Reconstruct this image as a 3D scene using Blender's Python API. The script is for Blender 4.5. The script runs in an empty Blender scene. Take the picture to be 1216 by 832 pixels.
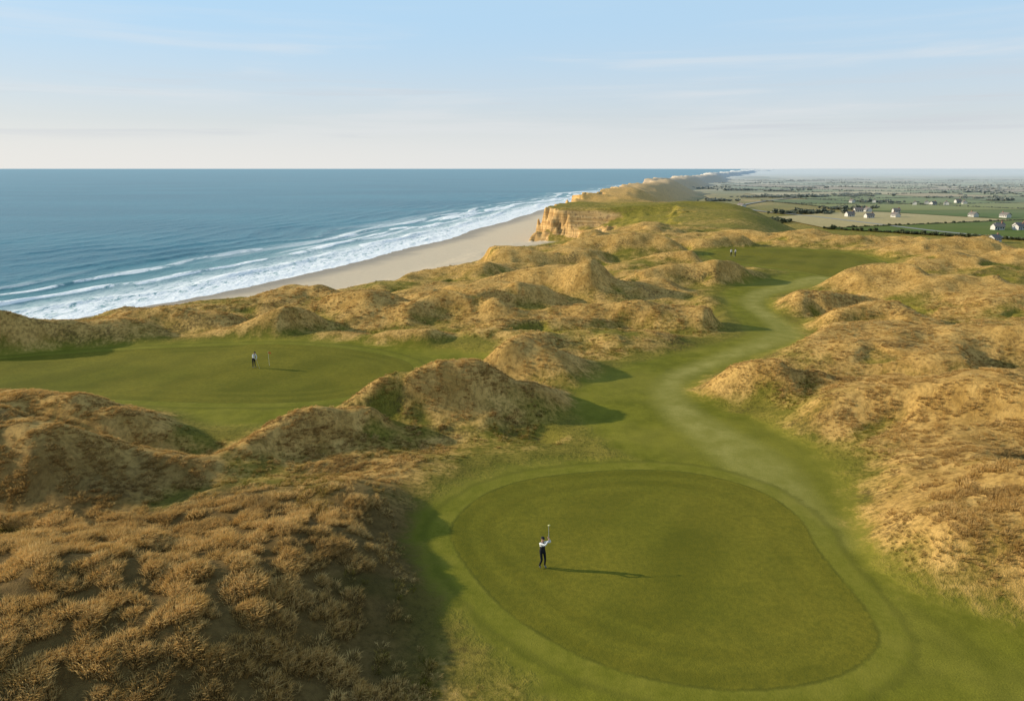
import bpy, math, random, bmesh
import numpy as np
from mathutils import Vector, Matrix
random.seed(7); rng=np.random.default_rng(7)
scene=bpy.context.scene

# ------------------------------------------------------------------ camera
H=19.5; PITCH=math.radians(14.9); F=811.0
cam_d=bpy.data.cameras.new("camera"); cam=bpy.data.objects.new("camera",cam_d)
scene.collection.objects.link(cam); scene.camera=cam
cam.location=(0,0,H); cam.rotation_euler=(math.pi/2-PITCH,0,0)
cam_d.lens=24.0; cam_d.sensor_width=36; cam_d.clip_start=0.5; cam_d.clip_end=200000
scene.view_settings.view_transform='Standard'; scene.view_settings.look='None'; scene.view_settings.exposure=0

cp,sp=math.cos(PITCH),math.sin(PITCH)
def G(u,v,z0=0.0):
    """survey point read off the photograph -> real ground position at elevation z0"""
    a=(u-608)/F; b=(416-v)/F
    dx,dy,dz=a, cp+b*sp, -sp+b*cp
    t=(z0-H)/dz
    return (dx*t,dy*t)

# ------------------------------------------------------------------ numpy noise
_perm=rng.permutation(4096)
_ang=rng.random(4096)*2*np.pi
_gx,_gy=np.cos(_ang),np.sin(_ang)
def perlin(x,y,seed=0):
    x=np.asarray(x,dtype=np.float64)+seed*37.17; y=np.asarray(y,dtype=np.float64)+seed*91.73
    xi=np.floor(x).astype(np.int64); yi=np.floor(y).astype(np.int64)
    xf=x-xi; yf=y-yi
    def g(ix,iy,fx,fy):
        h=_perm[(_perm[ix&4095]+iy)&4095]
        return _gx[h]*fx+_gy[h]*fy
    u=xf*xf*xf*(xf*(xf*6-15)+10); v=yf*yf*yf*(yf*(yf*6-15)+10)
    a=g(xi,yi,xf,yf); b=g(xi+1,yi,xf-1,yf); c=g(xi,yi+1,xf,yf-1); d=g(xi+1,yi+1,xf-1,yf-1)
    return ((a*(1-u)+b*u)*(1-v)+(c*(1-u)+d*u)*v)*1.5
def fbm(x,y,o=4,seed=0):
    s=0;a=1;t=0
    for i in range(o):
        s=s+a*perlin(x,y,seed+i*3); t+=a; a*=.5; x=x*2.03; y=y*2.03
    return s/t*1.4
def ss(lo,hi,x):
    t=np.clip((x-lo)/(hi-lo),0,1); return t*t*(3-2*t)

# ------------------------------------------------------------------ survey shapes
def smooth_poly(p,n=6,closed=True):
    p=np.array(p,float); N=len(p); out=[]
    for i in range(N if closed else N-1):
        if closed: a,b,c,d=p[(i-1)%N],p[i],p[(i+1)%N],p[(i+2)%N]
        else: a,b,c,d=p[max(i-1,0)],p[i],p[i+1],p[min(i+2,N-1)]
        for k in range(n):
            t=k/n
            out.append(.5*((2*b)+(-a+c)*t+(2*a-5*b+4*c-d)*t*t+(-a+3*b-3*c+d)*t**3))
    if not closed: out.append(p[-1])
    return np.array(out)
def sd_poly(x,y,poly,margin=16.0):
    r=np.full(x.shape,margin)
    m=(x>poly[:,0].min()-margin)&(x<poly[:,0].max()+margin)&(y>poly[:,1].min()-margin)&(y<poly[:,1].max()+margin)
    X=x[m];Y=y[m]
    if X.size==0: return r
    d=np.full(X.shape,1e9); ins=np.zeros(X.shape,bool)
    N=len(poly)
    for i in range(N):
        ax,ay=poly[i,:2]; bx,by=poly[(i+1)%N,:2]
        ex,ey=bx-ax,by-ay; L=ex*ex+ey*ey+1e-12
        t=np.clip(((X-ax)*ex+(Y-ay)*ey)/L,0,1)
        dd=(X-ax-t*ex)**2+(Y-ay-t*ey)**2
        d=np.minimum(d,dd)
        c=((ay>Y)!=(by>Y))
        if abs(by-ay)>1e-12:
            ins^= c & (X<(bx-ax)*(Y-ay)/(by-ay)+ax)
    d=np.sqrt(d); d[ins]*=-1
    r[m]=np.minimum(d,margin); return r
def sd_line(x,y,pl,margin=16.0):
    r=np.full(x.shape,margin)
    m=(x>pl[:,0].min()-margin-6)&(x<pl[:,0].max()+margin+6)&(y>pl[:,1].min()-margin-6)&(y<pl[:,1].max()+margin+6)
    X=x[m];Y=y[m]; d=np.full(X.shape,1e9)
    if X.size==0: return r
    for i in range(len(pl)-1):
        ax,ay,aw=pl[i]; bx,by,bw=pl[i+1]
        ex,ey=bx-ax,by-ay; L=ex*ex+ey*ey+1e-12
        t=np.clip(((X-ax)*ex+(Y-ay)*ey)/L,0,1)
        d=np.minimum(d,np.sqrt((X-ax-t*ex)**2+(Y-ay-t*ey)**2)-(aw+(bw-aw)*t))
    r[m]=np.minimum(d,margin); return r

green_near=smooth_poly([G(*p) for p in [(537,640),(548,608),(590,580),(655,563),(740,557),(820,562),(900,583),(948,615),(970,652),(1000,690),(1030,728),(1042,766),(1005,800),(930,818),(840,818),(740,795),(655,757),(585,706)]])
apron_near=smooth_poly([G(*p) for p in [(495,645),(510,598),(570,566),(650,547),(760,544),(850,546),(950,570),(1010,610),(1030,660),(1080,705),(1200,745),(1330,790),(1330,900),(1200,960),(800,960),(700,870),(630,800),(545,725)]])
green_left=smooth_poly([G(*p) for p in [(-120,445),(-20,428),(100,416),(220,411),(340,411),(430,417),(480,428),(488,443),(450,461),(370,476),(250,478),(100,472),(-20,474),(-120,470)]])
apron_left=smooth_poly([G(*p) for p in [(-140,440),(-20,422),(100,410),(230,405),(340,404),(450,409),(545,417),(580,430),(520,455),(440,478),(350,499),(260,505),(200,486),(90,479),(-40,480),(-140,478)]])
green_far=smooth_poly([G(*p) for p in [(842,301),(875,296),(950,297),(1010,302),(1045,311),(1040,322),(1000,329),(950,322),(900,315),(860,309)]])
path_near=smooth_poly([G(u,v)+(w,) for u,v,w in [(985,640,1.0),(930,585,2.0),(895,550,2.5),(850,518,2.2),(810,490,1.7),(793,464,1.4),(812,442,1.3),(868,421,1.4),(922,403,2.0),(934,390,2.0),(910,374,1.5),(893,360,1.5),(908,346,1.8),(955,336,2.6),(1005,324,3.4)]],6,False)
path_fwd=smooth_poly([G(u,v)+(w,) for u,v,w in [(985,640,1),(900,555,5),(830,520,6.5),(775,490,6.0),(755,464,4.8),(795,438,3.8),(868,417,3.2),(915,402,3.0),(910,388,3.0),(890,366,3.0),(893,346,4),(955,332,5.5),(1005,320,6)]],6,False)

cy=np.array([-400,-60,0,84,124,152,210,334,505,1165,4800,60000.])*1.508; cx=np.array([-520,-205,-168,-120,-95,-78,-54,-20,19,212,1500,21500.])*1.508
def coast_x(y):
    y=np.asarray(y,float)
    s=np.zeros_like(y)
    for k in (-1,-.5,0,.5,1): s=s+np.interp(y+k*(12+.07*np.abs(y)),cy,cx)
    s=s/5
    far=ss(500,1300,y)
    yy=np.maximum(y,50.)
    return s+perlin(y/80.,y*0+3.3,5)*5*(1+far)+far*perlin(np.log(yy)*7,y*0+.7,9)*yy*.03

# crest u, crest v, height, rx, ry, rot
DUNES=[(270,690,1.4,9.5,5,8),(60,745,1.3,9,5,0),(180,780,1.1,8,4,0),(460,700,.9,4,4,-20),(445,590,1.0,3,1.5,0),(430,660,.9,4,3,-10),
(60,532,2.4,10,3.4,-4),(-60,520,2.2,8,5,0),(130,476,2.0,13,2.8,0),(-60,470,2,8,3.5,0),(0,408,3.6,8,4.5,0),(-90,415,3.5,9,6,0),(80,402,1.3,8,3,0),
(345,508,1.8,8,2.2,20),(440,507,1.4,5,1.6,10),(240,548,.7,11,3.5,8),
(545,450,2.9,8.5,3.4,4),(620,462,1.6,5.5,3.0,-14),(490,478,1.0,8,2.6,18),
(640,402,2.7,10,3.4,-4),(712,424,1.9,5.5,2.8,-16),(575,414,1.3,6,2.6,0),
(475,386,2.7,8.5,3.0,0),(345,373,2.8,7,3.2,4),(235,374,2.0,10,3.3,6),(110,388,2.2,14,3.0,4),(20,390,2.4,10,3.5,0),(-60,395,2.6,9,4,0),
(455,350,2.3,12,3.8,8),(560,357,2.6,10,3.0,-6),(610,341,2.4,12,3.4,6),(385,352,1.4,8,3.2,8),
(700,322,3.3,11,3.8,-4),(585,314,2.0,13,4.4,8),(752,358,2.8,12,3.6,-6),(822,371,2.0,6,3.0,-12),(680,384,1.2,10,2.6,0),
(885,312,3.5,14,4.5,0),(936,320,1.8,7,3,-10),(795,337,1.5,10,3.6,0),(690,297,2.2,12,5,6),(765,284,3.1,15,6,-3),(826,301,2.2,7,4.0,0),(705,275,2.2,14,6.5,0),
(625,299,1.6,11,5.5,8),(870,282,2.4,16,6,0),(965,275,2.6,22,7,0),(1065,282,2.2,20,6.5,-5),(1165,291,2.6,18,6.5,-8),(1270,300,3,16,8,-8),(790,270,1.6,14,8,0),
(1068,326,2.9,8.5,3.8,-6),(1000,350,2.0,13,3.6,-10),(1095,371,2.5,11,3.6,-12),(1175,339,2.2,15,4.2,-8),(1205,396,2.9,12,3.8,-12),(1250,350,2.2,10,5,0),(1140,311,1.6,13,4.5,-5),
(1020,405,1.8,12,3.2,-8),(1120,414,2.2,11,3.2,-10),
(930,436,2.5,8.5,3.4,-4),(1010,449,2.0,10,3.2,-12),(1085,462,1.9,9,3.4,-10),(1155,479,3.3,9,3.2,-10),(1250,470,2.6,9,4.2,0),(1260,520,2.6,9,5,0),(1190,522,1.4,8,4,-10),(1240,590,2.5,8,5,0),(1300,650,2.4,7,5,0)]
DW=[]
for (u,v,h,rx,ry,rot) in DUNES:
    x,y=G(u,v,h); DW.append((x,y,h,rx,ry,math.radians(rot)))

PLAIN=-20.0; SEA=-25.0
def terrain(x,y,full=False):
    x=np.asarray(x,float); y=np.asarray(y,float)
    d=(x-coast_x(y))*0.93
    g1=sd_poly(x,y,green_near); g2=sd_poly(x,y,green_left); g3=sd_poly(x,y,green_far)
    a1=sd_poly(x,y,apron_near); a2=sd_poly(x,y,apron_left)
    p1=sd_line(x,y,path_near); pf=sd_line(x,y,path_fwd)
    green=np.minimum(np.minimum(g1,g2),g3)
    apron=np.minimum(np.minimum(a1,a2),np.minimum(pf,g3-2.0))
    mown=np.minimum(apron,p1)
    wx=x+fbm(x/15,y/15,2,1)*4.4; wy=y+fbm(x/15,y/15,2,21)*3.4
    acc=np.zeros_like(x)
    for (cx_,cy_,h,rx,ry,r) in DW:
        R=3.6*max(rx,ry)
        m=(np.abs(x-cx_)<R)&(np.abs(y-cy_)<R)
        if not m.any(): continue
        X=wx[m]-cx_;Y=wy[m]-cy_
        c,s=math.cos(r),math.sin(r)
        a=X*c+Y*s; b=-X*s+Y*c
        # long windward flank, short steep lee flank
        a=np.where(a>0,a/(rx*.38),a/(rx*1.25)); b=np.where(b<0,b/(ry*.86),b/(ry*1.6))
        q=a*a+b*b
        acc[m]+=(h*1.26*np.exp(-.9*q**1.08))**2.0
    dune=acc**.5
    rough=ss(0.2,6,mown)
    dm=ss(-.8,4.0,mown)
    yb=np.minimum(np.clip(250-(x-40)*1.0,160,262),195+np.maximum(0,x-15)*2.2)
    past=ss(0,55,y-yb)
    nearf=ss(46,32,y+fbm(x/6,y/6,2,130)*5)*ss(0,-6,x)
    bowl=np.abs(fbm(x/10,y/7,2,8))
    mid=ss(40,60,y)
    pot=ss(.36,.75,fbm(x/7.5+40,y/5.2,2,170))
    hump=np.maximum(fbm(x/6.0,y/4.4,2,175),-.2)
    und=fbm(x/24,y/17,2,4)*1.4-bowl*.6+.2-pot*.55*(.35+.65*mid)+hump*.34*(.4+.6*mid)
    fine=fbm(x/2.4,y/2.1,3,12)*(.05+.22*nearf)
    z=dune*dm+(und*rough+fine*rough)*(1-past)
    z+=fbm(x/22,y/18,2,33)*.25*(1-rough)*(1-past)
    far=ss(0,75,y-yb)
    a0=95+75*(1-ss(400,520,y))
    coastal=1-ss(0,60,d-a0)
    sc=(x-19)*.72+(y-405)*.69+perlin(x/6,y/6,14)*3.2+perlin(x/2.3,y/2.3,15)*1.3
    w=1.6+np.maximum(0,x-52)*1.1
    lift=ss(-1,1,sc/w)
    dep=-16.5*np.exp(-((x-20)/34)**2-((y-358)/58)**2)*(1-lift)
    base=far*(PLAIN*(1-coastal)-(3.0-2.2*lift)*coastal)
    ridge=(1-np.abs(fbm(x/45,y/60,3,44)))*5-3.2
    z=z+base+dep*far+(fbm(x/70,y/90,3,40)*3.5+ridge*ss(420,520,y)*.9)*ss(300,420,y)*coastal*(.3+.7*lift)
    beach=np.where(d>0,SEA+d*.055,np.maximum(SEA+d*.08,SEA-6))
    nz=fbm(x/16,y/16,3,50)
    sh_=14*ss(150,70,y)
    tt=np.clip((d+nz*8-40+sh_)/108,0,1)
    soft=tt**1.75*(1-.12*ss(.8,1,tt)*(1-ss(.97,1,tt)))
    hard=ss(68,74.5,d+nz*9+perlin(x/4,y/4,52)*2.4)
    hw=ss(385,402,y)
    s=soft*(1-hw)+hard*hw
    z=beach*(1-s)+z*s
    z=z+ss(4000,25000,y)*30*ss(60,2500,d)
    if not full: return z
    gold=.40+np.clip(dune,0,2.6)*.22+fbm(x/11,y/8,3,60)*.40-np.exp(-np.maximum(mown,0)/2.6)*.62+hump*.25-pot*.45
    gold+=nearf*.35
    gold-=ss(140,118,d)*.7*(1-hw)
    hg=ss(0,45,y-yb)
    gold=gold*(1-hg)+hg*(.18+.75*ss(440,560,y+.35*d)*ss(175,120,d)+.35*fbm(x/50,y/50,3,61))
    return z,d,green,mown,p1,apron,gold,s,nearf

def new_mesh_obj(name,verts,faces,parent=None):
    me=bpy.data.meshes.new(name); me.from_pydata(verts,[],faces); me.update()
    ob=bpy.data.objects.new(name,me); scene.collection.objects.link(ob)
    if parent: ob.parent=parent
    return ob
def grid_obj(name,X,Y,Z,attrs,flip=False):
    R,C=X.shape; n=R*C
    co=np.empty((n,3),np.float32); co[:,0]=X.ravel();co[:,1]=Y.ravel();co[:,2]=Z.ravel()
    i=np.arange(n).reshape(R,C)
    q=np.stack([i[:-1,:-1],i[:-1,1:],i[1:,1:],i[1:,:-1]],-1).reshape(-1,4)
    if flip: q=q[:,::-1]
    me=bpy.data.meshes.new(name)
    me.vertices.add(n); me.vertices.foreach_set('co',co.ravel())
    me.loops.add(q.size); me.loops.foreach_set('vertex_index',q.ravel().astype(np.int32))
    me.polygons.add(len(q)); me.polygons.foreach_set('loop_start',(np.arange(len(q))*4).astype(np.int32))
    me.polygons.foreach_set('use_smooth',np.ones(len(q),bool))
    me.update(calc_edges=True)
    for k,a in attrs.items():
        at=me.attributes.new(k,'FLOAT','POINT'); at.data.foreach_set('value',a.ravel().astype(np.float32))
    ob=bpy.data.objects.new(name,me); scene.collection.objects.link(ob); return ob

# ------------------------------------------------------------------ node helpers
class NB:
    def __init__(s,name,world=None):
        if world: s.t=world.node_tree
        else:
            s.m=bpy.data.materials.new(name); s.m.use_nodes=True; s.t=s.m.node_tree
        s.t.nodes.clear()
    def n(s,typ,ins=None,**props):
        nd=s.t.nodes.new(typ)
        for k,v in props.items(): setattr(nd,k,v)
        for k,v in (ins or {}).items():
            sock=nd.inputs[k]
            if isinstance(v,bpy.types.NodeSocket): s.t.links.new(v,sock)
            else:
                if sock.type=='RGBA' and len(v)==3: v=(*v,1)
                sock.default_value=v
        return nd
    def math(s,op,a,b=0.0,c=None,clamp=False):
        ins={0:a,1:b}
        if c is not None: ins[2]=c
        return s.n('ShaderNodeMath',ins,operation=op,use_clamp=clamp).outputs[0]
    def mix(s,f,a,b,bt='MIX'):
        nd=s.n('ShaderNodeMix',data_type='RGBA',blend_type=bt)
        for idx,v in ((0,f),(6,a),(7,b)):
            if isinstance(v,bpy.types.NodeSocket): s.t.links.new(v,nd.inputs[idx])
            else: nd.inputs[idx].default_value=(*v,1) if hasattr(v,'__len__') and len(v)==3 else v
        return nd.outputs[2]
    def noise(s,vec,scale,detail=3,rough=.55,dist=0):
        return s.n('ShaderNodeTexNoise',{'Vector':vec,'Scale':scale,'Detail':detail,'Roughness':rough,'Distortion':dist}).outputs['Fac']
    def smooth(s,x,lo,hi,a=0.,b=1.):
        return s.n('ShaderNodeMapRange',{0:x,1:lo,2:hi,3:a,4:b},interpolation_type='SMOOTHSTEP').outputs[0]
    def attr(s,name,t='GEOMETRY'):
        nd=s.n('ShaderNodeAttribute',attribute_type=t,attribute_name=name); return nd.outputs['Fac']
    def pos(s): return s.n('ShaderNodeNewGeometry').outputs['Position']
    def scalev(s,v,sc): 
        return s.n('ShaderNodeVectorMath',{0:v,1:sc},operation='MULTIPLY').outputs[0]
    def bump(s,h,strength,dist,normal=None):
        ins={'Height':h,'Strength':strength,'Distance':dist}
        if normal is not None: ins['Normal']=normal
        return s.n('ShaderNodeBump',ins).outputs[0]
    def out(s,sh): s.n('ShaderNodeOutputMaterial',{'Surface':sh})
    def bsdf(s,col,rough=.8,spec=.2,normal=None,**k):
        ins={'Base Color':col,'Roughness':rough,'Specular IOR Level':spec}
        if normal is not None: ins['Normal']=normal
        ins.update(k)
        return s.n('ShaderNodeBsdfPrincipled',ins).outputs[0]
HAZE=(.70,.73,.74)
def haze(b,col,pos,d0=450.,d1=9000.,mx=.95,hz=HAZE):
    # aerial perspective painted into the base colour, growing with distance from the world origin
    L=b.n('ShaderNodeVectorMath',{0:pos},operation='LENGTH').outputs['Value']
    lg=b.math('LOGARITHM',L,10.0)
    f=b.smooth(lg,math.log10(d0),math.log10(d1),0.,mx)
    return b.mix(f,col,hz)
def simple_mat(name,col,rough=.7,spec=.3,var=.12,scale=6.):
    b=NB(name); p=b.n('ShaderNodeTexCoord').outputs['Object']
    f=b.noise(p,scale,4)
    c=b.mix(f,tuple(c*(1-var) for c in col),tuple(min(1,c*(1+var)) for c in col))
    b.out(b.bsdf(c,rough,spec)); return b.m

# ------------------------------------------------------------------ terrain material
def terrain_material():
    b=NB('links_terrain'); pos=b.pos()
    sep=b.n('ShaderNodeSeparateXYZ',{0:pos}); Z=sep.outputs[2]
    green=b.attr('a_green'); path=b.attr('a_path'); apron=b.attr('a_apron'); gold=b.attr('a_gold'); d=b.attr('a_d'); cov=b.attr('a_s'); nf=b.attr('a_near')
    flat=b.scalev(pos,(1,1,.4))
    nL=b.noise(flat,.09,4); nM=b.noise(flat,.55,5,.62); nF=b.noise(flat,3.2,4,.65); nT=b.noise(flat,14.,3,.7)
    gcol=b.mix(b.smooth(nM,.30,.68),(.46,.265,.068),(.74,.455,.14))
    gcol=b.mix(b.smooth(nF,.34,.60,.6,0),gcol,(.20,.11,.03))
    gcol=b.mix(b.smooth(nT,.56,.72,0,.5),gcol,(.86,.59,.23))
    rcol=b.mix(b.smooth(nM,.3,.7),(.125,.120,.012),(.28,.225,.032))
    rcol=b.mix(b.smooth(nT,.35,.65,.0,.5),rcol,(.37,.28,.064))
    rcol=b.mix(b.smooth(nF,.34,.52,.5,0),rcol,(.045,.048,.009))
    gf=b.math('ADD',gold,b.math('MULTIPLY',b.math('SUBTRACT',nM,.5),.9))
    gf=b.math('ADD',gf,b.math('MULTIPLY',b.math('SUBTRACT',nF,.5),.55))
    col=b.mix(b.smooth(gf,.12,.70),rcol,gcol)
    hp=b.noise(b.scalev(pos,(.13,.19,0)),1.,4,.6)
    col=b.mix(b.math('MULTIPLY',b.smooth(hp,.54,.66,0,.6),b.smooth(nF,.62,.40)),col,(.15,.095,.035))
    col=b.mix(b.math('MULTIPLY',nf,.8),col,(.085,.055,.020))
    jit=b.math('MULTIPLY',b.math('SUBTRACT',nF,.5),.9)
    jitb=b.math('MULTIPLY',b.math('SUBTRACT',nM,.5),3.4)
    mo=b.math('ADD',apron,b.math('ADD',jit,jitb))
    fcol=b.mix(b.smooth(nM,.3,.72),(.145,.142,.012),(.25,.228,.022))
    fcol=b.mix(b.smooth(nL,.42,.62,0,.5),fcol,(.31,.26,.04))
    fcol=b.mix(b.smooth(nT,.3,.7,0,.45),fcol,(.09,.095,.010))
    col=b.mix(b.smooth(mo,1.4,-1.0),col,fcol)
    po=b.math('ADD',path,b.math('ADD',jit,b.math('MULTIPLY',jitb,.35)))
    pc=b.mix(b.smooth(nM,.3,.7),(.29,.255,.05),(.45,.38,.11))
    pc=b.mix(b.smooth(nT,.35,.7,0,.5),pc,(.17,.165,.03))
    pc=b.mix(b.smooth(nL,.42,.6,0,.45),pc,(.24,.22,.035))
    col=b.mix(b.smooth(po,1.0,-1.3,0,.8),col,pc)
    ge=b.math('ADD',green,b.math('MULTIPLY',b.math('SUBTRACT',nF,.5),.22))
    geb=b.math('ADD',green,b.math('ADD',b.math('MULTIPLY',b.math('SUBTRACT',nF,.5),.6),b.math('MULTIPLY',b.math('SUBTRACT',nM,.5),1.0)))
    collar=b.mix(b.smooth(nF,.3,.7),(.150,.148,.013),(.205,.19,.020))
    collar=b.mix(b.smooth(nM,.38,.66,0,.5),collar,(.27,.23,.035))
    col=b.mix(b.smooth(geb,1.8,1.0,0,.7),col,collar)
    e2=b.math('MULTIPLY',b.smooth(geb,1.0,1.35),b.smooth(geb,1.8,1.4))
    col=b.mix(b.math('MULTIPLY',e2,.3),col,(.06,.065,.010))
    # mowing: straight passes plus clean-up rings round the perimeter
    sx=b.n('ShaderNodeVectorMath',{0:pos,1:(.86,-.5,0)},operation='DOT_PRODUCT').outputs['Value']
    stripe=b.math('SINE',b.math('ADD',b.math('MULTIPLY',sx,math.pi/3.1),b.math('MULTIPLY',nM,.5)))
    ring=b.math('SINE',b.math('ADD',b.math('MULTIPLY',green,math.pi/.75),b.math('MULTIPLY',nM,1.2)))
    rm=b.smooth(green,-4.2,-2.6)
    st=b.math('ADD',b.math('MULTIPLY',ring,b.math('MULTIPLY',rm,.8)),b.math('MULTIPLY',stripe,b.math('SUBTRACT',1.0,rm)))
    pcg=b.mix(b.smooth(st,-.7,.7),(.152,.136,.011),(.192,.170,.015))
    pcg=b.mix(b.smooth(nL,.36,.62,0,.6),pcg,(.285,.225,.024))
    pcg=b.mix(b.smooth(nM,.35,.7,0,.35),pcg,(.11,.11,.011))
    pcg=b.mix(b.smooth(nF,.35,.68,0,.4),pcg,(.09,.095,.010))
    pcg=b.mix(b.smooth(nT,.3,.7,0,.35),pcg,(.08,.085,.01))
    col=b.mix(b.smooth(ge,.10,-.03),col,pcg)
    edge=b.math('MULTIPLY',b.smooth(ge,-.14,0.),b.smooth(ge,.18,.04))
    col=b.mix(b.math('MULTIPLY',edge,b.smooth(nM,.3,.6,.15,.45)),col,(.06,.068,.010))
    wet=b.smooth(b.math('ADD',d,b.math('MULTIPLY',b.math('SUBTRACT',nL,.5),14.)),3.,24.)
    sand=b.mix(wet,(.36,.31,.25),b.mix(nM,(.60,.475,.33),(.70,.58,.42)))
    so=b.math('ADD',cov,b.math('MULTIPLY',b.math('SUBTRACT',nM,.5),.14))
    col=b.mix(b.smooth(so,.20,.10),col,sand)
    N=b.n('ShaderNodeNewGeometry').outputs['True Normal']
    nz=b.n('ShaderNodeSeparateXYZ',{0:N}).outputs[2]
    strata=b.noise(b.scalev(pos,(.05,.05,1.0)),1.2,5,.6,.3)
    vert=b.noise(b.scalev(pos,(.6,.6,.08)),1.,4,.6)
    cc=b.mix(b.smooth(strata,.35,.65),(.46,.26,.09),(.72,.46,.19))
    cc=b.mix(b.smooth(vert,.50,.64,0,.7),cc,(.22,.13,.06))
    dist=sep.outputs[1]
    cm=b.math('MULTIPLY',b.smooth(b.math('ADD',nz,b.math('MULTIPLY',b.math('SUBTRACT',nM,.5),.15)),.88,.78),b.smooth(dist,350.,375.))
    cm=b.math('MULTIPLY',cm,b.smooth(d,122.,110.))
    col=b.mix(cm,col,cc)
    fv=b.n('ShaderNodeTexVoronoi',{'Vector':b.scalev(pos,(1/300.,1/500.,0)),'Scale':1.0},feature='F1',distance='CHEBYCHEV').outputs['Color']
    fs=b.n('ShaderNodeSeparateColor',{0:fv}).outputs[0]
    fc=b.mix(b.smooth(fs,.3,.8),(.11,.14,.035),(.36,.29,.14))
    col=b.mix(b.math('MULTIPLY',b.smooth(dist,1000.,1500.),b.smooth(d,140.,240.)),col,fc)
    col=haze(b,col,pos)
    rough=b.smooth(mo,-.2,1.2,.16,1.)
    hgt=b.math('ADD',b.math('MULTIPLY',nF,.45),b.math('MULTIPLY',nT,.55))
    hgt=b.math('MULTIPLY',hgt,rough)
    near=b.smooth(dist,600.,150.,.15,.95)
    nrm=b.bump(hgt,near,.22)
    b.out(b.bsdf(col,.9,.08,nrm)); return b.m

# ------------------------------------------------------------------ build terrain
ys=np.concatenate([np.arange(-60,14,1.5),np.arange(14,70,.2),np.arange(70,130,.32),np.arange(130,440,.8),440*np.exp(np.linspace(0.002,math.log(60000/440),260))])
C=880
uu=np.linspace(-1,1,C); uu=.55*uu+.45*uu**3
Y=np.repeat(ys[:,None],C,1)
half=1.25*np.maximum(ys,0)+110
X=uu[None,:]*half[:,None]
X=np.where(X<0,X*1.15,X)
left_extra=np.maximum(0,-(coast_x(ys))+40-half*1.15)
X=X-left_extra[:,None]*np.clip((-uu[None,:]-.85)/.15,0,1)
z,d,green,mown,p1,apron,gold,s,nf=[a.reshape(X.shape) for a in terrain(X.ravel(),Y.ravel(),True)]
ter=grid_obj('links_terrain',X,Y,z,dict(a_green=green,a_path=p1,a_apron=apron,a_gold=gold,a_d=d,a_s=s,a_near=nf))
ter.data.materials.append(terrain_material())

# ------------------------------------------------------------------ sea
ysS=np.concatenate([np.arange(-60,90,3.),np.arange(90,460,1.),460*np.exp(np.linspace(0.002,math.log(150000/460),330))])
CS=520
t=np.linspace(0,1,CS)
YS=np.repeat(ysS[:,None],CS,1)
cxs=coast_x(ysS); W=cxs+10+1.5*(np.maximum(ysS,0)+160)+280
XS=(cxs+10)[:,None]-(t**1.9)[None,:]*W[:,None]
sh=-(XS-cxs[:,None])*.93
wob=fbm(XS/60,YS/100,3,70)
ph=(sh+wob*14)/22.0
wave=(0.5+.5*np.sin(2*np.pi*ph))**2.2
lum=np.clip(fbm(YS/60,np.floor(ph)*7.7+.3,2,75)*1.2+.6,0,1.3)
amp=1.1*ss(2,26,sh)*np.exp(-np.maximum(sh-60,0)/150.)*(.4+.6*lum)*(1-ss(900,2200,YS))
ZS=SEA+amp*wave+ .12*fbm(XS/7,YS/7,3,77)*(1-ss(400,1000,YS))
crest=wave*amp
sea=grid_obj('sea_water',XS,YS,ZS,dict(a_sh=sh,a_crest=crest),flip=True)
def sea_material():
    b=NB('sea_water'); pos=b.pos(); sh=b.attr('a_sh'); cr=b.attr('a_crest')
    y=b.n('ShaderNodeSeparateXYZ',{0:pos}).outputs[1]
    n1=b.noise(b.scalev(pos,(.07,.035,0)),1,5,.6); n2=b.noise(pos,.7,5,.65); n3=b.noise(b.scalev(pos,(1,.6,1)),.14,4,.6)
    big=b.noise(b.scalev(pos,(.0022,.006,0)),1,4,.6)
    deep=b.mix(b.smooth(big,.35,.65),(.012,.145,.195),(.028,.20,.25))
    shal=(.16,.33,.32)
    col=b.mix(b.smooth(sh,130.,6.),deep,shal)
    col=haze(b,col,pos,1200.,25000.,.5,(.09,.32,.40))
    shn=b.math('ADD',sh,b.math('MULTIPLY',b.math('SUBTRACT',n1,.5),26.))
    lace=b.noise(b.scalev(pos,(.34,.18,0)),1,6,.72,.8)
    f1=b.math('MULTIPLY',b.smooth(shn,60.,14.),b.smooth(lace,.36,.50))
    f0=b.smooth(shn,16.,4.)
    f2=b.math('MULTIPLY',b.smooth(cr,.36,.58),b.smooth(b.math('ADD',n1,b.math('MULTIPLY',b.math('SUBTRACT',lace,.5),.5)),.36,.50))
    f2=b.math('MULTIPLY',f2,b.smooth(sh,100.,62.))
    ln=b.noise(b.n('ShaderNodeCombineXYZ',{0:b.math('MULTIPLY',sh,.075),1:b.math('MULTIPLY',y,.004),2:0.0}).outputs[0],1.0,3,.6)
    f3=b.math('MULTIPLY',b.math('MULTIPLY',b.smooth(ln,.49,.57),b.smooth(sh,120.,45.)),b.smooth(y,280.,480.))
    foam=b.math('MAXIMUM',b.math('MAXIMUM',f0,f1),b.math('MAXIMUM',f2,f3))
    col=b.mix(foam,col,(.95,.96,.96))
    hgt=b.math('ADD',b.math('MULTIPLY',n2,.35),b.math('MULTIPLY',n3,1.4))
    nrm=b.bump(hgt,b.smooth(y,3000.,250.,.35,.85),1.0)
    r=b.n('ShaderNodeMapRange',{0:foam,1:0.,2:1.,3:.28,4:.8}).outputs[0]
    b.out(b.bsdf(col,r,.30,nrm,IOR=1.33)); return b.m
sea.data.materials.append(sea_material())

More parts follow.
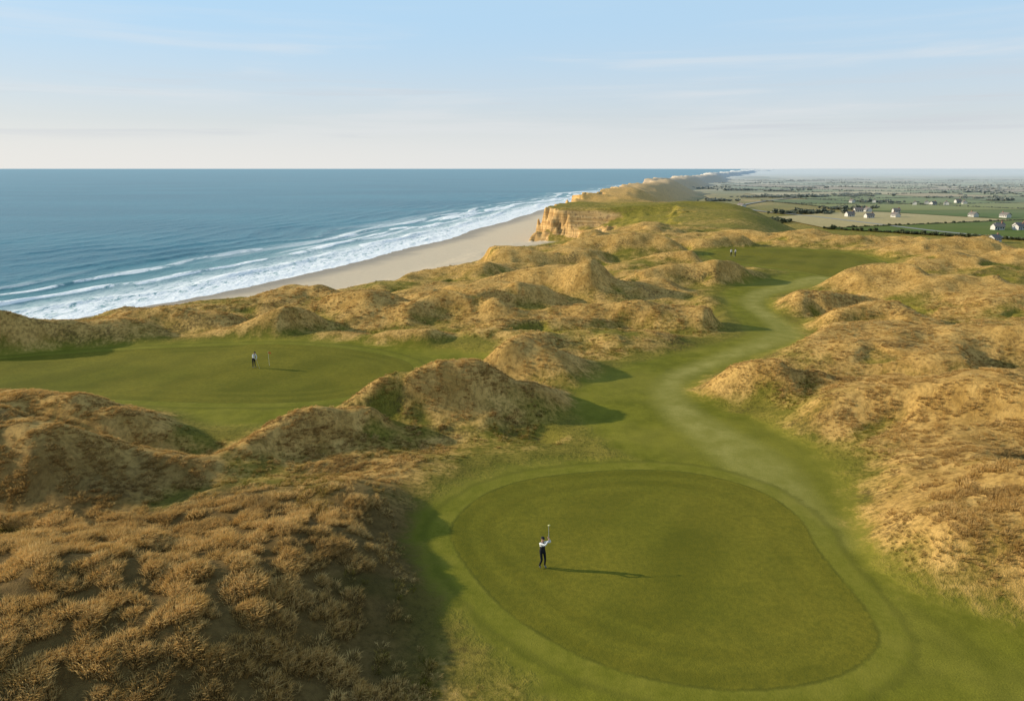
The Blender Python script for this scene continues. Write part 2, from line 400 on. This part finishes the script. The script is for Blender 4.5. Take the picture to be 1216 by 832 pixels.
# ------------------------------------------------------------------ grass
def tuft_mesh(name,nb,rad,hgt,lean,w,seed):
    r=random.Random(seed); vs=[];fs=[]
    for i in range(nb):
        a=r.uniform(0,2*math.pi); q=rad*math.sqrt(r.random())
        x,y=q*math.cos(a),q*math.sin(a)
        h=hgt*r.uniform(.55,1.1)*(1-.35*q/rad)
        l=lean*r.uniform(.4,1.2)*h; la=a+r.uniform(-.6,.6)
        ox,oy=l*math.cos(la)+.22*h, l*math.sin(la)-.05*h
        fa=r.uniform(0,math.pi); wx,wy=w*math.cos(fa),w*math.sin(fa)
        k=len(vs)
        vs+=[(x-wx,y-wy,-.05),(x+wx,y+wy,-.05),(x+ox*.4+wx*.7,y+oy*.4+wy*.7,h*.62),(x+ox*.4-wx*.7,y+oy*.4-wy*.7,h*.62),(x+ox,y+oy,h*(1-.12*lean))]
        fs+=[(k,k+1,k+2,k+3),(k+3,k+2,k+4)]
    me=bpy.data.meshes.new(name); me.from_pydata(vs,[],fs); me.update(); return me
def grass_material():
    b=NB('dune_grass'); pos=b.pos(); gold=b.attr('gold','INSTANCER'); rnd=b.n('ShaderNodeObjectInfo').outputs['Random']
    oz=b.n('ShaderNodeSeparateXYZ',{0:b.n('ShaderNodeTexCoord').outputs['Object']}).outputs[2]
    nM=b.noise(pos,.5,3); hp=b.noise(b.scalev(pos,(.13,.19,0)),1.,4,.6)
    g=b.mix(rnd,(.58,.35,.10),(.88,.61,.245)); g=b.mix(b.smooth(nM,.35,.65,0,.35),g,(.56,.32,.09))
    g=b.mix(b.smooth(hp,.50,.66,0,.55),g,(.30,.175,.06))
    r=b.mix(rnd,(.18,.165,.02),(.37,.295,.05))
    gf=b.math('ADD',gold,b.math('MULTIPLY',b.math('SUBTRACT',rnd,.5),.35))
    c=b.mix(b.smooth(gf,.2,.65),r,g)
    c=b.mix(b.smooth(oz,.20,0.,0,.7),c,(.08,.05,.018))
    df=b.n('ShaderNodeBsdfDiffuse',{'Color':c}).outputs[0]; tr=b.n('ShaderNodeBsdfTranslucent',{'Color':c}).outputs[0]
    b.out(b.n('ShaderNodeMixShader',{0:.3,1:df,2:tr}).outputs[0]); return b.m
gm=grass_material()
tc=bpy.data.collections.new('grass_tufts')
for i,(nb,rad,h,lean,w) in enumerate([(40,.22,.40,.7,.013),(36,.28,.32,.9,.014),(44,.26,.46,.75,.012),(32,.20,.28,.8,.014)]):
    me=tuft_mesh('grass_tuft',nb,rad,h,lean,w,i+3); me.materials.append(gm)
    tc.objects.link(bpy.data.objects.new('grass_tuft',me))
def instancer(name,P,scl,gold,coll):
    n=len(P); me=bpy.data.meshes.new(name); me.vertices.add(n); me.vertices.foreach_set('co',P.astype(np.float32).ravel()); me.update()
    for k,a in (('scl',scl),('gold',gold),('rz',rng.random(n)*.9-.45)):
        at=me.attributes.new(k,'FLOAT','POINT'); at.data.foreach_set('value',a.astype(np.float32))
    at=me.attributes.new('idx','INT','POINT'); at.data.foreach_set('value',rng.integers(0,len(coll.objects),n).astype(np.int32))
    ob=bpy.data.objects.new(name,me); scene.collection.objects.link(ob)
    ng=bpy.data.node_groups.new(name,'GeometryNodeTree')
    ng.interface.new_socket('Geometry',in_out='INPUT',socket_type='NodeSocketGeometry'); ng.interface.new_socket('Geometry',in_out='OUTPUT',socket_type='NodeSocketGeometry')
    N=ng.nodes; L=ng.links
    gi=N.new('NodeGroupInput'); go=N.new('NodeGroupOutput'); ip=N.new('GeometryNodeInstanceOnPoints'); ci=N.new('GeometryNodeCollectionInfo')
    ci.inputs[0].default_value=coll; ci.inputs['Separate Children'].default_value=True; ci.inputs['Reset Children'].default_value=True
    def na(nm,t='FLOAT'):
        a=N.new('GeometryNodeInputNamedAttribute'); a.data_type=t; a.inputs[0].default_value=nm; return [o for o in a.outputs if o.enabled][0]
    e=N.new('FunctionNodeEulerToRotation'); cb=N.new('ShaderNodeCombineXYZ'); L.new(na('rz'),cb.inputs[2]); L.new(cb.outputs[0],e.inputs[0])
    L.new(gi.outputs[0],ip.inputs['Points']); L.new(ci.outputs[0],ip.inputs['Instance']); ip.inputs['Pick Instance'].default_value=True
    L.new(na('idx','INT'),ip.inputs['Instance Index']); L.new(e.outputs[0],ip.inputs['Rotation']); L.new(na('scl'),ip.inputs['Scale'])
    L.new(ip.outputs[0],go.inputs[0])
    m=ob.modifiers.new('scatter','NODES'); m.node_group=ng; return ob
PP=[];SC=[];GO=[]
for (y0,y1,n,s0,s1,th) in [(12,36,56000,.35,1.35,.41),(36,60,56000,.35,.85,.38),(60,100,50000,.4,.9,.40),(100,200,26000,.5,.95,.46)]:
    yy=np.sqrt(rng.random(n)*(y1**2-y0**2)+y0**2); xx=(rng.random(n)*2-1)*(.86*yy+10)
    z_,d_,g_,m_,p_,a_,go_,s_,nf_=terrain(xx,yy,True)
    cl=fbm(xx/1.3,yy/1.3,3,90)*.6+.5; cl2=fbm(xx/7,yy/5,2,95)
    gg=go_+(cl-.5)*.5
    keep=(m_>.5+rng.random(n)*2.2)&(s_>.75)&(gg+cl2*.5>rng.random(n)*.7)&(cl+cl2*.25*(1-nf_)>th+.15*rng.random(n))
    k=keep
    sc=(s0+(s1-s0)*np.clip(cl,0,1)*(.6+.4*nf_))*(.8+.4*rng.random(n))*ss(0,.5,gg+.12)*(.45+.55*ss(.5,5,m_))
    PP.append(np.stack([xx[k],yy[k],z_[k]-.01],1)); SC.append(sc[k]); GO.append(gg[k])
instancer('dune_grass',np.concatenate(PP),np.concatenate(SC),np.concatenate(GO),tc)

# ------------------------------------------------------------------ farmland
def farm():
    th=math.radians(17); c,s=math.cos(th),math.sin(th)
    pts={};vs=[];fs=[];cols=[];hed=[]
    A,B=160.,125.
    pal=[(.10,.15,.03),(.15,.20,.04),(.11,.14,.03),(.23,.24,.06),(.42,.32,.14),(.50,.39,.19),(.33,.21,.10),(.17,.21,.05),(.36,.31,.12),(.54,.45,.25),(.42,.29,.13)]
    def P(i,j):
        if (i,j) not in pts:
            r=random.Random(i*7919+j*104729)
            a=i*A+r.uniform(-.28,.28)*A; b_=j*B+r.uniform(-.28,.28)*B
            pts[(i,j)]=(a*c-b_*s,a*s+b_*c+150)
        return pts[(i,j)]
    cells=[(i,j) for i in range(-7,42) for j in range(-10,42)]
    C4=[[P(i,j),P(i+1,j),P(i+1,j+1),P(i,j+1)] for i,j in cells]
    arr=np.array(C4); zz=terrain(arr[:,:,0].ravel(),arr[:,:,1].ravel()).reshape(-1,4)
    for q,(pp,zq) in enumerate(zip(C4,zz)):
        if zq.max()>PLAIN+.5 or zq.min()<PLAIN-.5 or max(p[1] for p in pp)>3900: continue
        k=len(vs); m=(sum(p[0] for p in pp)/4,sum(p[1] for p in pp)/4)
        for p in pp: vs.append((m[0]+(p[0]-m[0])*.975,m[1]+(p[1]-m[1])*.975,PLAIN+.55))
        fs.append((k,k+1,k+2,k+3)); cols.append(random.choice(pal))
        for e in (0,3):
            if random.random()<.7: hed.append((pp[e],pp[(e+1)%4]))
    ob=new_mesh_obj('farm_fields',vs,fs)
    at=ob.data.color_attributes.new('fcol','FLOAT_COLOR','CORNER')
    for f in ob.data.polygons:
        for li in f.loop_indices: at.data[li].color=(*cols[f.index],1)
    b=NB('farm_fields'); pos=b.pos()
    a=b.n('ShaderNodeAttribute',attribute_name='fcol').outputs['Color']
    n=b.noise(pos,.03,5,.6); n2=b.noise(pos,.4,4)
    cc=b.mix(b.smooth(n,.3,.7,0,.3),a,(.28,.24,.08)); cc=b.mix(b.smooth(n2,.4,.7,0,.25),cc,(.13,.125,.035))
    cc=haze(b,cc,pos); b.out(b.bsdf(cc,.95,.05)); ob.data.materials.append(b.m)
    return hed
hed=farm()
def bush_mesh(name,seed,sx,sy,sz):
    bm=bmesh.new(); r=random.Random(seed)
    for k in range(110):
        a=r.uniform(0,2*math.pi); e=math.asin(r.uniform(-.1,1)); q=r.uniform(.7,1.05)
        p=Vector((math.cos(a)*math.cos(e)*sx*q,math.sin(a)*math.cos(e)*sy*q,sz*(.45+.6*math.sin(e))*q))
        s_=r.uniform(.14,.32)
        R=Matrix.Rotation(r.uniform(0,6.3),3,Vector((r.random()-.5,r.random()-.5,r.random()-.5)).normalized())
        vv=[bm.verts.new(p+R@Vector(o)*s_) for o in ((-1,-1,0),(1,-.8,.2),(1.1,1,0),(-.9,.9,-.2))]
        bm.faces.new(vv)
    bmesh.ops.create_icosphere(bm,subdivisions=2,radius=1,matrix=Matrix.Translation((0,0,sz*.45))@Matrix.Diagonal((sx*.8,sy*.8,sz*.55,1)))
    me=bpy.data.meshes.new(name); bm.to_mesh(me); bm.free(); return me
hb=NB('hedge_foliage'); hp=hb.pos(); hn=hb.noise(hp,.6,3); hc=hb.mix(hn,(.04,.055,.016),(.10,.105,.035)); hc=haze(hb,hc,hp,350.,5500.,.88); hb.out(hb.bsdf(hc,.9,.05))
hcoll=bpy.data.collections.new('hedge_clumps')
for i,(a,b_,c_) in enumerate([(1.6,1.1,1.2),(1.3,1.0,1.6),(2.2,1.2,1.0)]):
    me=bush_mesh('hedge_clump',i,a,b_,c_); me.materials.append(hb.m); hcoll.objects.link(bpy.data.objects.new('hedge_clump',me))
HP=[];HS=[]
for (p,q) in hed:
    L=math.dist(p,q); my=(p[1]+q[1])/2
    step=2.6 if my<1000 else 6.; sc=1.0 if my<1000 else 1.5
    if my>2600 or abs((p[0]+q[0])/2)>1.1*my+60: continue
    if random.random()<.2: continue
    tall=random.random()<.15
    for k in range(int(L/step)):
        if random.random()<.15: continue
        t_=k*step/L; HP.append((p[0]+(q[0]-p[0])*t_+random.uniform(-.6,.6),p[1]+(q[1]-p[1])*t_+random.uniform(-.6,.6),PLAIN+.3)); HS.append(sc*random.uniform(.5,1.)*(1.6 if tall else 1))
for k in range(46):
    yy_=random.uniform(420,1700); xx_=random.uniform(.18,.85)*yy_
    if abs(float(terrain(np.array([xx_]),np.array([yy_]))[0])-PLAIN)>.5: continue
    n_=random.randint(10,40); r_=random.uniform(8,26)
    for j in range(n_): HP.append((xx_+random.gauss(0,r_),yy_+random.gauss(0,r_*.5),PLAIN+.2)); HS.append(random.uniform(1.0,2.6))
instancer('hedgerow',np.array(HP),np.array(HS),np.zeros(len(HP)),hcoll)

# ------------------------------------------------------------------ cottages
wallm=simple_mat('white_render',(.60,.58,.54),.8,.2,.06,2.); roofm=simple_mat('slate_roof',(.19,.165,.15),.7,.3,.25,3.); glassm=simple_mat('window_glass',(.03,.04,.05),.15,.5); doorm=simple_mat('door_paint',(.08,.10,.16),.5,.4); brick=simple_mat('chimney_brick',(.30,.16,.11),.9,.1,.2,8.)
def part(name,parent,verts,faces,mat):
    ob=new_mesh_obj(name,verts,faces,parent); ob.data.materials.append(mat); return ob
def boxv(x0,x1,y0,y1,z0,z1):
    return [(x0,y0,z0),(x1,y0,z0),(x1,y1,z0),(x0,y1,z0),(x0,y0,z1),(x1,y0,z1),(x1,y1,z1),(x0,y1,z1)]
BF=[(0,3,2,1),(4,5,6,7),(0,1,5,4),(1,2,6,5),(2,3,7,6),(3,0,4,7)]
def cottage(x,y,L,Wd,h,rot,name='cottage'):
    e=bpy.data.objects.new(name,None); scene.collection.objects.link(e); e.location=(x,y,PLAIN+.5); e.rotation_euler[2]=rot
    r=Wd*.38
    part('walls',e,[(-L/2,-Wd/2,0),(L/2,-Wd/2,0),(L/2,Wd/2,0),(-L/2,Wd/2,0),(-L/2,-Wd/2,h),(L/2,-Wd/2,h),(L/2,Wd/2,h),(-L/2,Wd/2,h),(-L/2,0,h+r),(L/2,0,h+r)],
        [(0,1,5,4),(2,3,7,6),(1,2,6,9,5),(3,0,4,8,7)],wallm)
    o=.35
    part('roof',e,[(-L/2-o,-Wd/2-o,h-.1),(L/2+o,-Wd/2-o,h-.1),(L/2+o,0,h+r+.12),(-L/2-o,0,h+r+.12),(-L/2-o,Wd/2+o,h-.1),(L/2+o,Wd/2+o,h-.1),
        (-L/2-o,-Wd/2-o,h+.06),(L/2+o,-Wd/2-o,h+.06),(L/2+o,0,h+r+.3),(-L/2-o,0,h+r+.3),(-L/2-o,Wd/2+o,h+.06),(L/2+o,Wd/2+o,h+.06)],
        [(6,7,8,9),(9,8,11,10),(0,3,2,1),(3,4,5,2),(0,1,7,6),(4,10,11,5),(0,6,9,3),(3,9,10,4),(1,2,8,7),(2,5,11,8)],roofm)
    part('chimney',e,boxv(L*.32,L*.32+.7,-.35,.35,h+r-.5,h+r+1.0),BF,brick)
    vs=[];fs=[]
    for sy in (-1,1):
        for k in range(4):
            xx=-L/2+L*(k+.5)/4
            if k==1 and sy<0: continue
            q=len(vs); a,b2=sorted((sy*(Wd/2-.05),sy*(Wd/2+.03)))
            vs+=boxv(xx-.5,xx+.5,a,b2,h*.38,h*.82); fs+=[tuple(i+q for i in f) for f in BF]
    part('windows',e,vs,fs,glassm)
    xx=-L/2+L*1.5/4
    part('door',e,boxv(xx-.45,xx+.45,-Wd/2-.04,-Wd/2+.05,0,min(2.0,h*.8)),BF,doorm)
rr=random.Random(5)
clusters=[(1207,272,4,12),(1200,288,2,9),(1030,258,3,26),(1060,252,3,24),(1105,242,8,55),(890,246,2,20),(1165,258,2,18)]
placed=[]
for (u,v,n,sp_) in clusters:
    bx,by=G(u,v,PLAIN+.5)
    for k in range(n):
        for _ in range(20):
            x_=bx+rr.uniform(-1,1)*sp_*1.5; y_=by+rr.uniform(-.6,.6)*sp_
            if all((x_-a)**2+(y_-b_)**2>10**2 for a,b_ in placed): break
        else: continue
        zt=float(terrain(np.array([x_]),np.array([y_]))[0])
        if abs(zt-PLAIN)>.6: continue
        placed.append((x_,y_)); cottage(x_,y_,rr.uniform(5.5,7.8),rr.uniform(3.8,4.5),rr.uniform(2.05,2.4),rr.choice([0,.3,1.57,1.2])+rr.uniform(-.15,.15))
rp=smooth_poly([G(u,v,PLAIN+.6) for u,v in [(1330,292),(1216,283),(1130,276),(1060,268),(1010,262),(960,256),(900,250),(880,244),(930,236),(1010,228)]],10,False)
vs=[];fs=[]
for i,p in enumerate(rp):
    q=rp[min(i+1,len(rp)-1)]-rp[max(i-1,0)]; q/=np.linalg.norm(q); nx,ny=-q[1]*2.6,q[0]*2.6
    vs+=[(p[0]-nx,p[1]-ny,PLAIN+.62),(p[0]+nx,p[1]+ny,PLAIN+.62)]
    if i: k=2*i; fs.append((k-2,k-1,k+1,k))
rd=new_mesh_obj('country_road',vs,fs); rd.data.materials.append(simple_mat('road_asphalt',(.32,.31,.28),.9,.1))

# ------------------------------------------------------------------ golfers
SK=simple_mat('skin',(.50,.30,.21),.6,.3,.05); TR=simple_mat('dark_trousers',(.012,.013,.017),.85,.2); SH=simple_mat('white_shirt',(.72,.72,.70),.8,.2,.04); VE=simple_mat('dark_vest',(.02,.02,.024),.85,.2); HA=simple_mat('dark_hair',(.03,.02,.015),.7,.3); SO=simple_mat('golf_shoe',(.10,.10,.10),.5,.4); ME_=simple_mat('club_steel',(.4,.4,.42),.3,.6); FL=simple_mat('pale_yellow_clubhead',(.80,.74,.30),.5,.3); FO=simple_mat('orange_flag',(.75,.22,.05),.8,.2); PW=simple_mat('white_stick',(.8,.8,.78),.5,.3); HOLE=simple_mat('cup_hole',(.01,.01,.01),.9,.1)
def skin(name,verts,edges,rad,sub,parent,labels=None,mats=None):
    me=bpy.data.meshes.new(name); me.from_pydata(verts,edges,[]); me.update()
    ob=bpy.data.objects.new(name,me); scene.collection.objects.link(ob)
    m=ob.modifiers.new('s','SKIN'); m.use_smooth_shade=True
    for i,r in enumerate(rad):
        sv=me.skin_vertices[0].data[i]; sv.radius=r if hasattr(r,'__len__') else (r,r); sv.use_root=(i==0)
    m2=ob.modifiers.new('u','SUBSURF'); m2.levels=sub; m2.render_levels=sub
    dg=bpy.context.evaluated_depsgraph_get(); nm=bpy.data.meshes.new_from_object(ob.evaluated_get(dg))
    ob.modifiers.clear(); ob.data=nm; nm.materials.clear()
    for mm in mats: nm.materials.append(mm)
    if labels:
        V=[Vector(v) for v in verts]
        for f in nm.polygons:
            c=f.center; best=(9,0)
            for (a,b),l in zip(edges,labels):
                ab=V[b]-V[a]; t_=max(0,min(1,(c-V[a]).dot(ab)/ab.length_squared)); dd=(c-V[a]-ab*t_).length
                if dd<best[0]: best=(dd,l)
            f.material_index=best[1]
    for f in nm.polygons: f.use_smooth=True
    ob.parent=parent; return ob
def tube(name,a,b,r0,r1,parent,mat,n=8):
    a=Vector(a);b=Vector(b);d_=(b-a).normalized(); u_=d_.orthogonal().normalized(); w_=d_.cross(u_)
    vs=[];fs=[]
    for c_,r in((a,r0),(b,r1)):
        for k in range(n):
            t_=2*math.pi*k/n; vs.append(tuple(c_+u_*math.cos(t_)*r+w_*math.sin(t_)*r))
    for k in range(n): fs.append((k,(k+1)%n,n+(k+1)%n,n+k))
    fs+= [tuple(range(n-1,-1,-1)),tuple(range(n,2*n))]
    return part(name,parent,vs,fs,mat)
def hand(name,w,dirv,grip,parent):
    w=Vector(w); D=Vector(dirv).normalized(); Gx=Vector(grip).normalized(); Nn=D.cross(Gx).normalized()
    vs=[w,w+D*.05,w+D*.09]; ed=[(0,1),(1,2)]; ra=[.022,.030,.030]
    for k,(ln,off) in enumerate(((.068,.033),(.078,.011),(.072,-.011),(.056,-.033))):
        b_=w+D*.085+Gx*off; i=len(vs)
        vs+= [b_, b_+D*ln*.35+Nn*.010, b_+D*ln*.45+Nn*.034, b_+D*ln*.15+Nn*.046]; ra+=[.011,.0095,.0085,.007]
        ed+=[(2,i),(i,i+1),(i+1,i+2),(i+2,i+3)]
    i=len(vs); vs+=[w+D*.035+Gx*.034+Nn*.008,w+D*.062+Gx*.050+Nn*.026,w+D*.085+Gx*.040+Nn*.042]; ra+=[.013,.011,.009]; ed+=[(1,i),(i,i+1),(i+1,i+2)]
    return skin(name,[tuple(v) for v in vs],ed,ra,1,parent,None,[SK])
def blob(name,parent,c,s_,mat,sub=2):
    bm=bmesh.new(); bmesh.ops.create_icosphere(bm,subdivisions=sub,radius=1,matrix=Matrix.Translation(c)@Matrix.Diagonal((*s_,1)))
    me=bpy.data.meshes.new(name); bm.to_mesh(me); bm.free(); me.materials.append(mat); ob=bpy.data.objects.new(name,me); scene.collection.objects.link(ob); ob.parent=parent
def golfer(x,y,rot,pose):
    z=float(terrain(np.array([x]),np.array([y]))[0])
    e=bpy.data.objects.new('golfer',None); scene.collection.objects.link(e); e.location=(x,y,z+.01); e.rotation_euler[2]=rot
    J=dict(pel=(0,0,.96),sp=(0,.01,1.12),ch=(0,.01,1.32),nk=(0,0,1.47),hb=(0,-.01,1.55),hd=(0,-.025,1.66),ht=(0,-.01,1.73),
      lh=(.095,0,.92),lk=(.12,-.02,.50),la=(.14,.02,.09),lt=(.16,-.15,.04), rh=(-.095,0,.92),rk=(-.12,-.02,.50),ra=(-.14,.02,.09),rt=(-.16,-.15,.04),
      ls=(.185,0,1.43),le=(.26,.0,1.15),lw=(.24,-.10,.92), rs=(-.185,0,1.43),re=(-.26,.0,1.15),rw=(-.24,-.10,.92))
    J.update(pose['j'])
    nm=list(J); V=[J[k] for k in nm]
    R=dict(pel=(.15,.11),sp=(.135,.10),ch=(.165,.115),nk=.058,hb=.060,hd=(.082,.098),ht=(.062,.07),lh=.092,lk=.062,la=.045,lt=.038,rh=.092,rk=.062,ra=.045,rt=.038,ls=.062,le=.044,lw=.030,rs=.062,re=.044,rw=.030)
    E=[('pel','sp',3),('sp','ch',3),('ch','nk',3),('nk','hb',0),('hb','hd',0),('hd','ht',4),('pel','lh',1),('lh','lk',1),('lk','la',1),('la','lt',5),('pel','rh',1),('rh','rk',1),('rk','ra',1),('ra','rt',5),
       ('ch','ls',2),('ls','le',2),('le','lw',2),('ch','rs',2),('rs','re',2),('re','rw',2)]
    skin('body',V,[(nm.index(a),nm.index(b)) for a,b,_ in E],[R[k] for k in nm],2,e,[l for _,_,l in E],[SK,TR,SH,pose.get('torso',VE),HA,SO])
    h=Vector(J['hd'])
    for nm_,o,s_,mt in (('nose',(0,-.098,-.01),(.013,.02,.022),SK),('ear_left',(.083,0,-.005),(.012,.02,.03),SK),('ear_right',(-.083,0,-.005),(.012,.02,.03),SK),
        ('eye_left',(.032,-.088,.015),(.011,.008,.006),HA),('eye_right',(-.032,-.088,.015),(.011,.008,.006),HA),('mouth',(0,-.09,-.048),(.024,.008,.006),brick)):
        blob(nm_,e,h+Vector(o),s_,mt)
    bm=bmesh.new(); bmesh.ops.create_uvsphere(bm,u_segments=16,v_segments=8,radius=1,matrix=Matrix.Translation(h+Vector((0,.005,.03)))@Matrix.Diagonal((.092,.108,.085,1)))
    bmesh.ops.delete(bm,geom=[v for v in bm.verts if v.co.z<h.z+.02],context='VERTS')
    br=[bm.verts.new(h+Vector((math.cos(a)*.075,-.07-math.sin(a)*.10,.035))) for a in np.linspace(0,math.pi,8)]; bm.faces.new(br)
    me=bpy.data.meshes.new('cap'); bm.to_mesh(me); bm.free(); me.materials.append(pose.get('cap',VE)); ob=bpy.data.objects.new('cap',me); scene.collection.objects.link(ob); ob.parent=e
    g0,g1=Vector(pose['club'][0]),Vector(pose['club'][1]); gax=(g1-g0)
    for s_ in ('l','r'):
        w_=Vector(J[s_+'w']); el=Vector(J[s_+'e']); dr=(w_-el)
        hand('hand_left' if s_=='l' else 'hand_right',w_,dr,gax if pose.get('both',True) or s_=='l' else (0,1,.2),e)
    tube('club_shaft',g0,g1,.010,.006,e,ME_)
    hd_=gax.normalized().orthogonal().normalized()
    if pose.get('driver'):
        blob('club_head',e,g1+hd_*.04,(.065,.05,.04),FL)
    else: tube('club_head',g1-hd_*.01,g1+hd_*.10,.018,.026,e,ME_,10)
    return e
def flagstick(x,y,mat,h=2.15):
    z=float(terrain(np.array([x]),np.array([y]))[0])
    e=bpy.data.objects.new('golf_flagstick',None); scene.collection.objects.link(e); e.location=(x,y,z)
    tube('stick',(0,0,0),(0,0,h),.009,.007,e,PW)
    vs=[];fs=[]
    for i in range(7):
        t_=i/6
        for zz in (h-.02-.04*t_,h-.24+.05*t_): vs.append((.012+.30*t_,.05*math.sin(t_*5),zz-.04*t_*t_))
        if i: k=2*i; fs.append((k-2,k-1,k+1,k))
    part('flag',e,vs,fs,mat)
    vs=[(math.cos(a)*.054,math.sin(a)*.054,.012) for a in np.linspace(0,2*math.pi,17)[:-1]]; part('cup',e,vs,[tuple(range(16))],HOLE)
finish=dict(j=dict(lk=(.13,-.05,.50),rk=(-.07,-.09,.50),ra=(-.13,.06,.12),rt=(-.10,-.06,.03),ls=(.17,-.05,1.45),le=(.36,-.20,1.50),lw=(.25,-.22,1.70),rs=(-.17,-.05,1.43),re=(.02,-.33,1.46),rw=(.19,-.28,1.66)),
   club=((.20,-.32,1.64),(.34,.05,2.30)),driver=True)
address=dict(j=dict(sp=(0,-.03,1.11),ch=(0,-.12,1.30),nk=(0,-.20,1.42),hb=(0,-.24,1.49),hd=(0,-.29,1.58),ht=(0,-.29,1.65),ls=(.17,-.16,1.38),le=(.18,-.30,1.12),lw=(.05,-.38,.92),rs=(-.17,-.16,1.38),re=(-.18,-.30,1.12),rw=(-.03,-.38,.92)),
   club=((.0,-.42,.98),(.02,-.75,.03)),torso=SH)
stand=dict(j=dict(),club=((.24,-.16,.86),(.30,-.35,.03)),both=False,torso=SH)
x,y=G(644,671); golfer(x,y,math.radians(20),finish)
x,y=G(302,438); golfer(x,y,math.radians(60),address)
x,y=G(320,436); flagstick(x,y,FO,1.5)
x,y=G(868,304); golfer(x,y,math.radians(20),stand)
x,y=G(873,304); golfer(x,y,math.radians(-80),dict(stand,torso=VE))

# ------------------------------------------------------------------ light
EL=math.radians(18.5); AZ=math.radians(9)
sd=Vector((-math.cos(AZ)*math.cos(EL),math.sin(AZ)*math.cos(EL),math.sin(EL)))
ld=bpy.data.lights.new('sun','SUN'); ld.energy=5.0; ld.angle=math.radians(.5); ld.color=(1,.88,.67)
lo=bpy.data.objects.new('sun',ld); scene.collection.objects.link(lo); lo.rotation_euler=(-sd).to_track_quat('-Z','Y').to_euler()
w=bpy.data.worlds.new('World'); scene.world=w; w.use_nodes=True
b=NB('',world=w)
sky=b.n('ShaderNodeTexSky',sky_type='NISHITA'); sky.sun_disc=False; sky.sun_elevation=EL; sky.sun_rotation=math.radians(-90)+AZ
sky.air_density=1.0; sky.dust_density=.6; sky.ozone_density=2.0; sky.altitude=0
tcg=b.n('ShaderNodeTexCoord').outputs['Generated']
sxyz=b.n('ShaderNodeSeparateXYZ',{0:tcg}); sz=sxyz.outputs[2]
# sea haze: milky near the horizon, thinning quickly with elevation; brighter towards the sun side
K=.11/.07
def k3(r,g,b_): return (r*K,g*K,b_*K)
hcol=b.mix(b.smooth(sz,0.,.20),k3(7.7,7.55,7.2),k3(4.9,7.3,9.5))
hcol=b.mix(b.smooth(sxyz.outputs[0],-.9,.6,.0,.22),hcol,k3(4.9,6.1,7.3))
hf=b.math('MAXIMUM',b.smooth(sz,.33,.22,.0,.82),b.smooth(sz,.16,0.,.5,.97))
skc=b.mix(hf,sky.outputs[0],hcol)
cn=b.noise(b.scalev(tcg,(1.3,1.3,18.)),1.6,6,.55,.3)
band=b.math('MULTIPLY',b.smooth(sz,.02,.06),b.smooth(sz,.24,.10))
cl=b.math('MULTIPLY',b.smooth(cn,.46,.70,0,.5),band)
skc=b.mix(cl,skc,k3(7.2,7.3,7.4))
cn2=b.noise(b.scalev(tcg,(2.0,2.0,45.)),1.3,5,.55,.3)
cl2=b.math('MULTIPLY',b.smooth(cn2,.50,.66,0,.6),b.math('MULTIPLY',b.smooth(sz,.025,.055),b.smooth(sz,.13,.08)))
skc=b.mix(cl2,skc,k3(5.7,6.0,6.4))
bg=b.n('ShaderNodeBackground',{'Color':skc,'Strength':.07})
b.n('ShaderNodeOutputWorld',{'Surface':bg.outputs[0]})
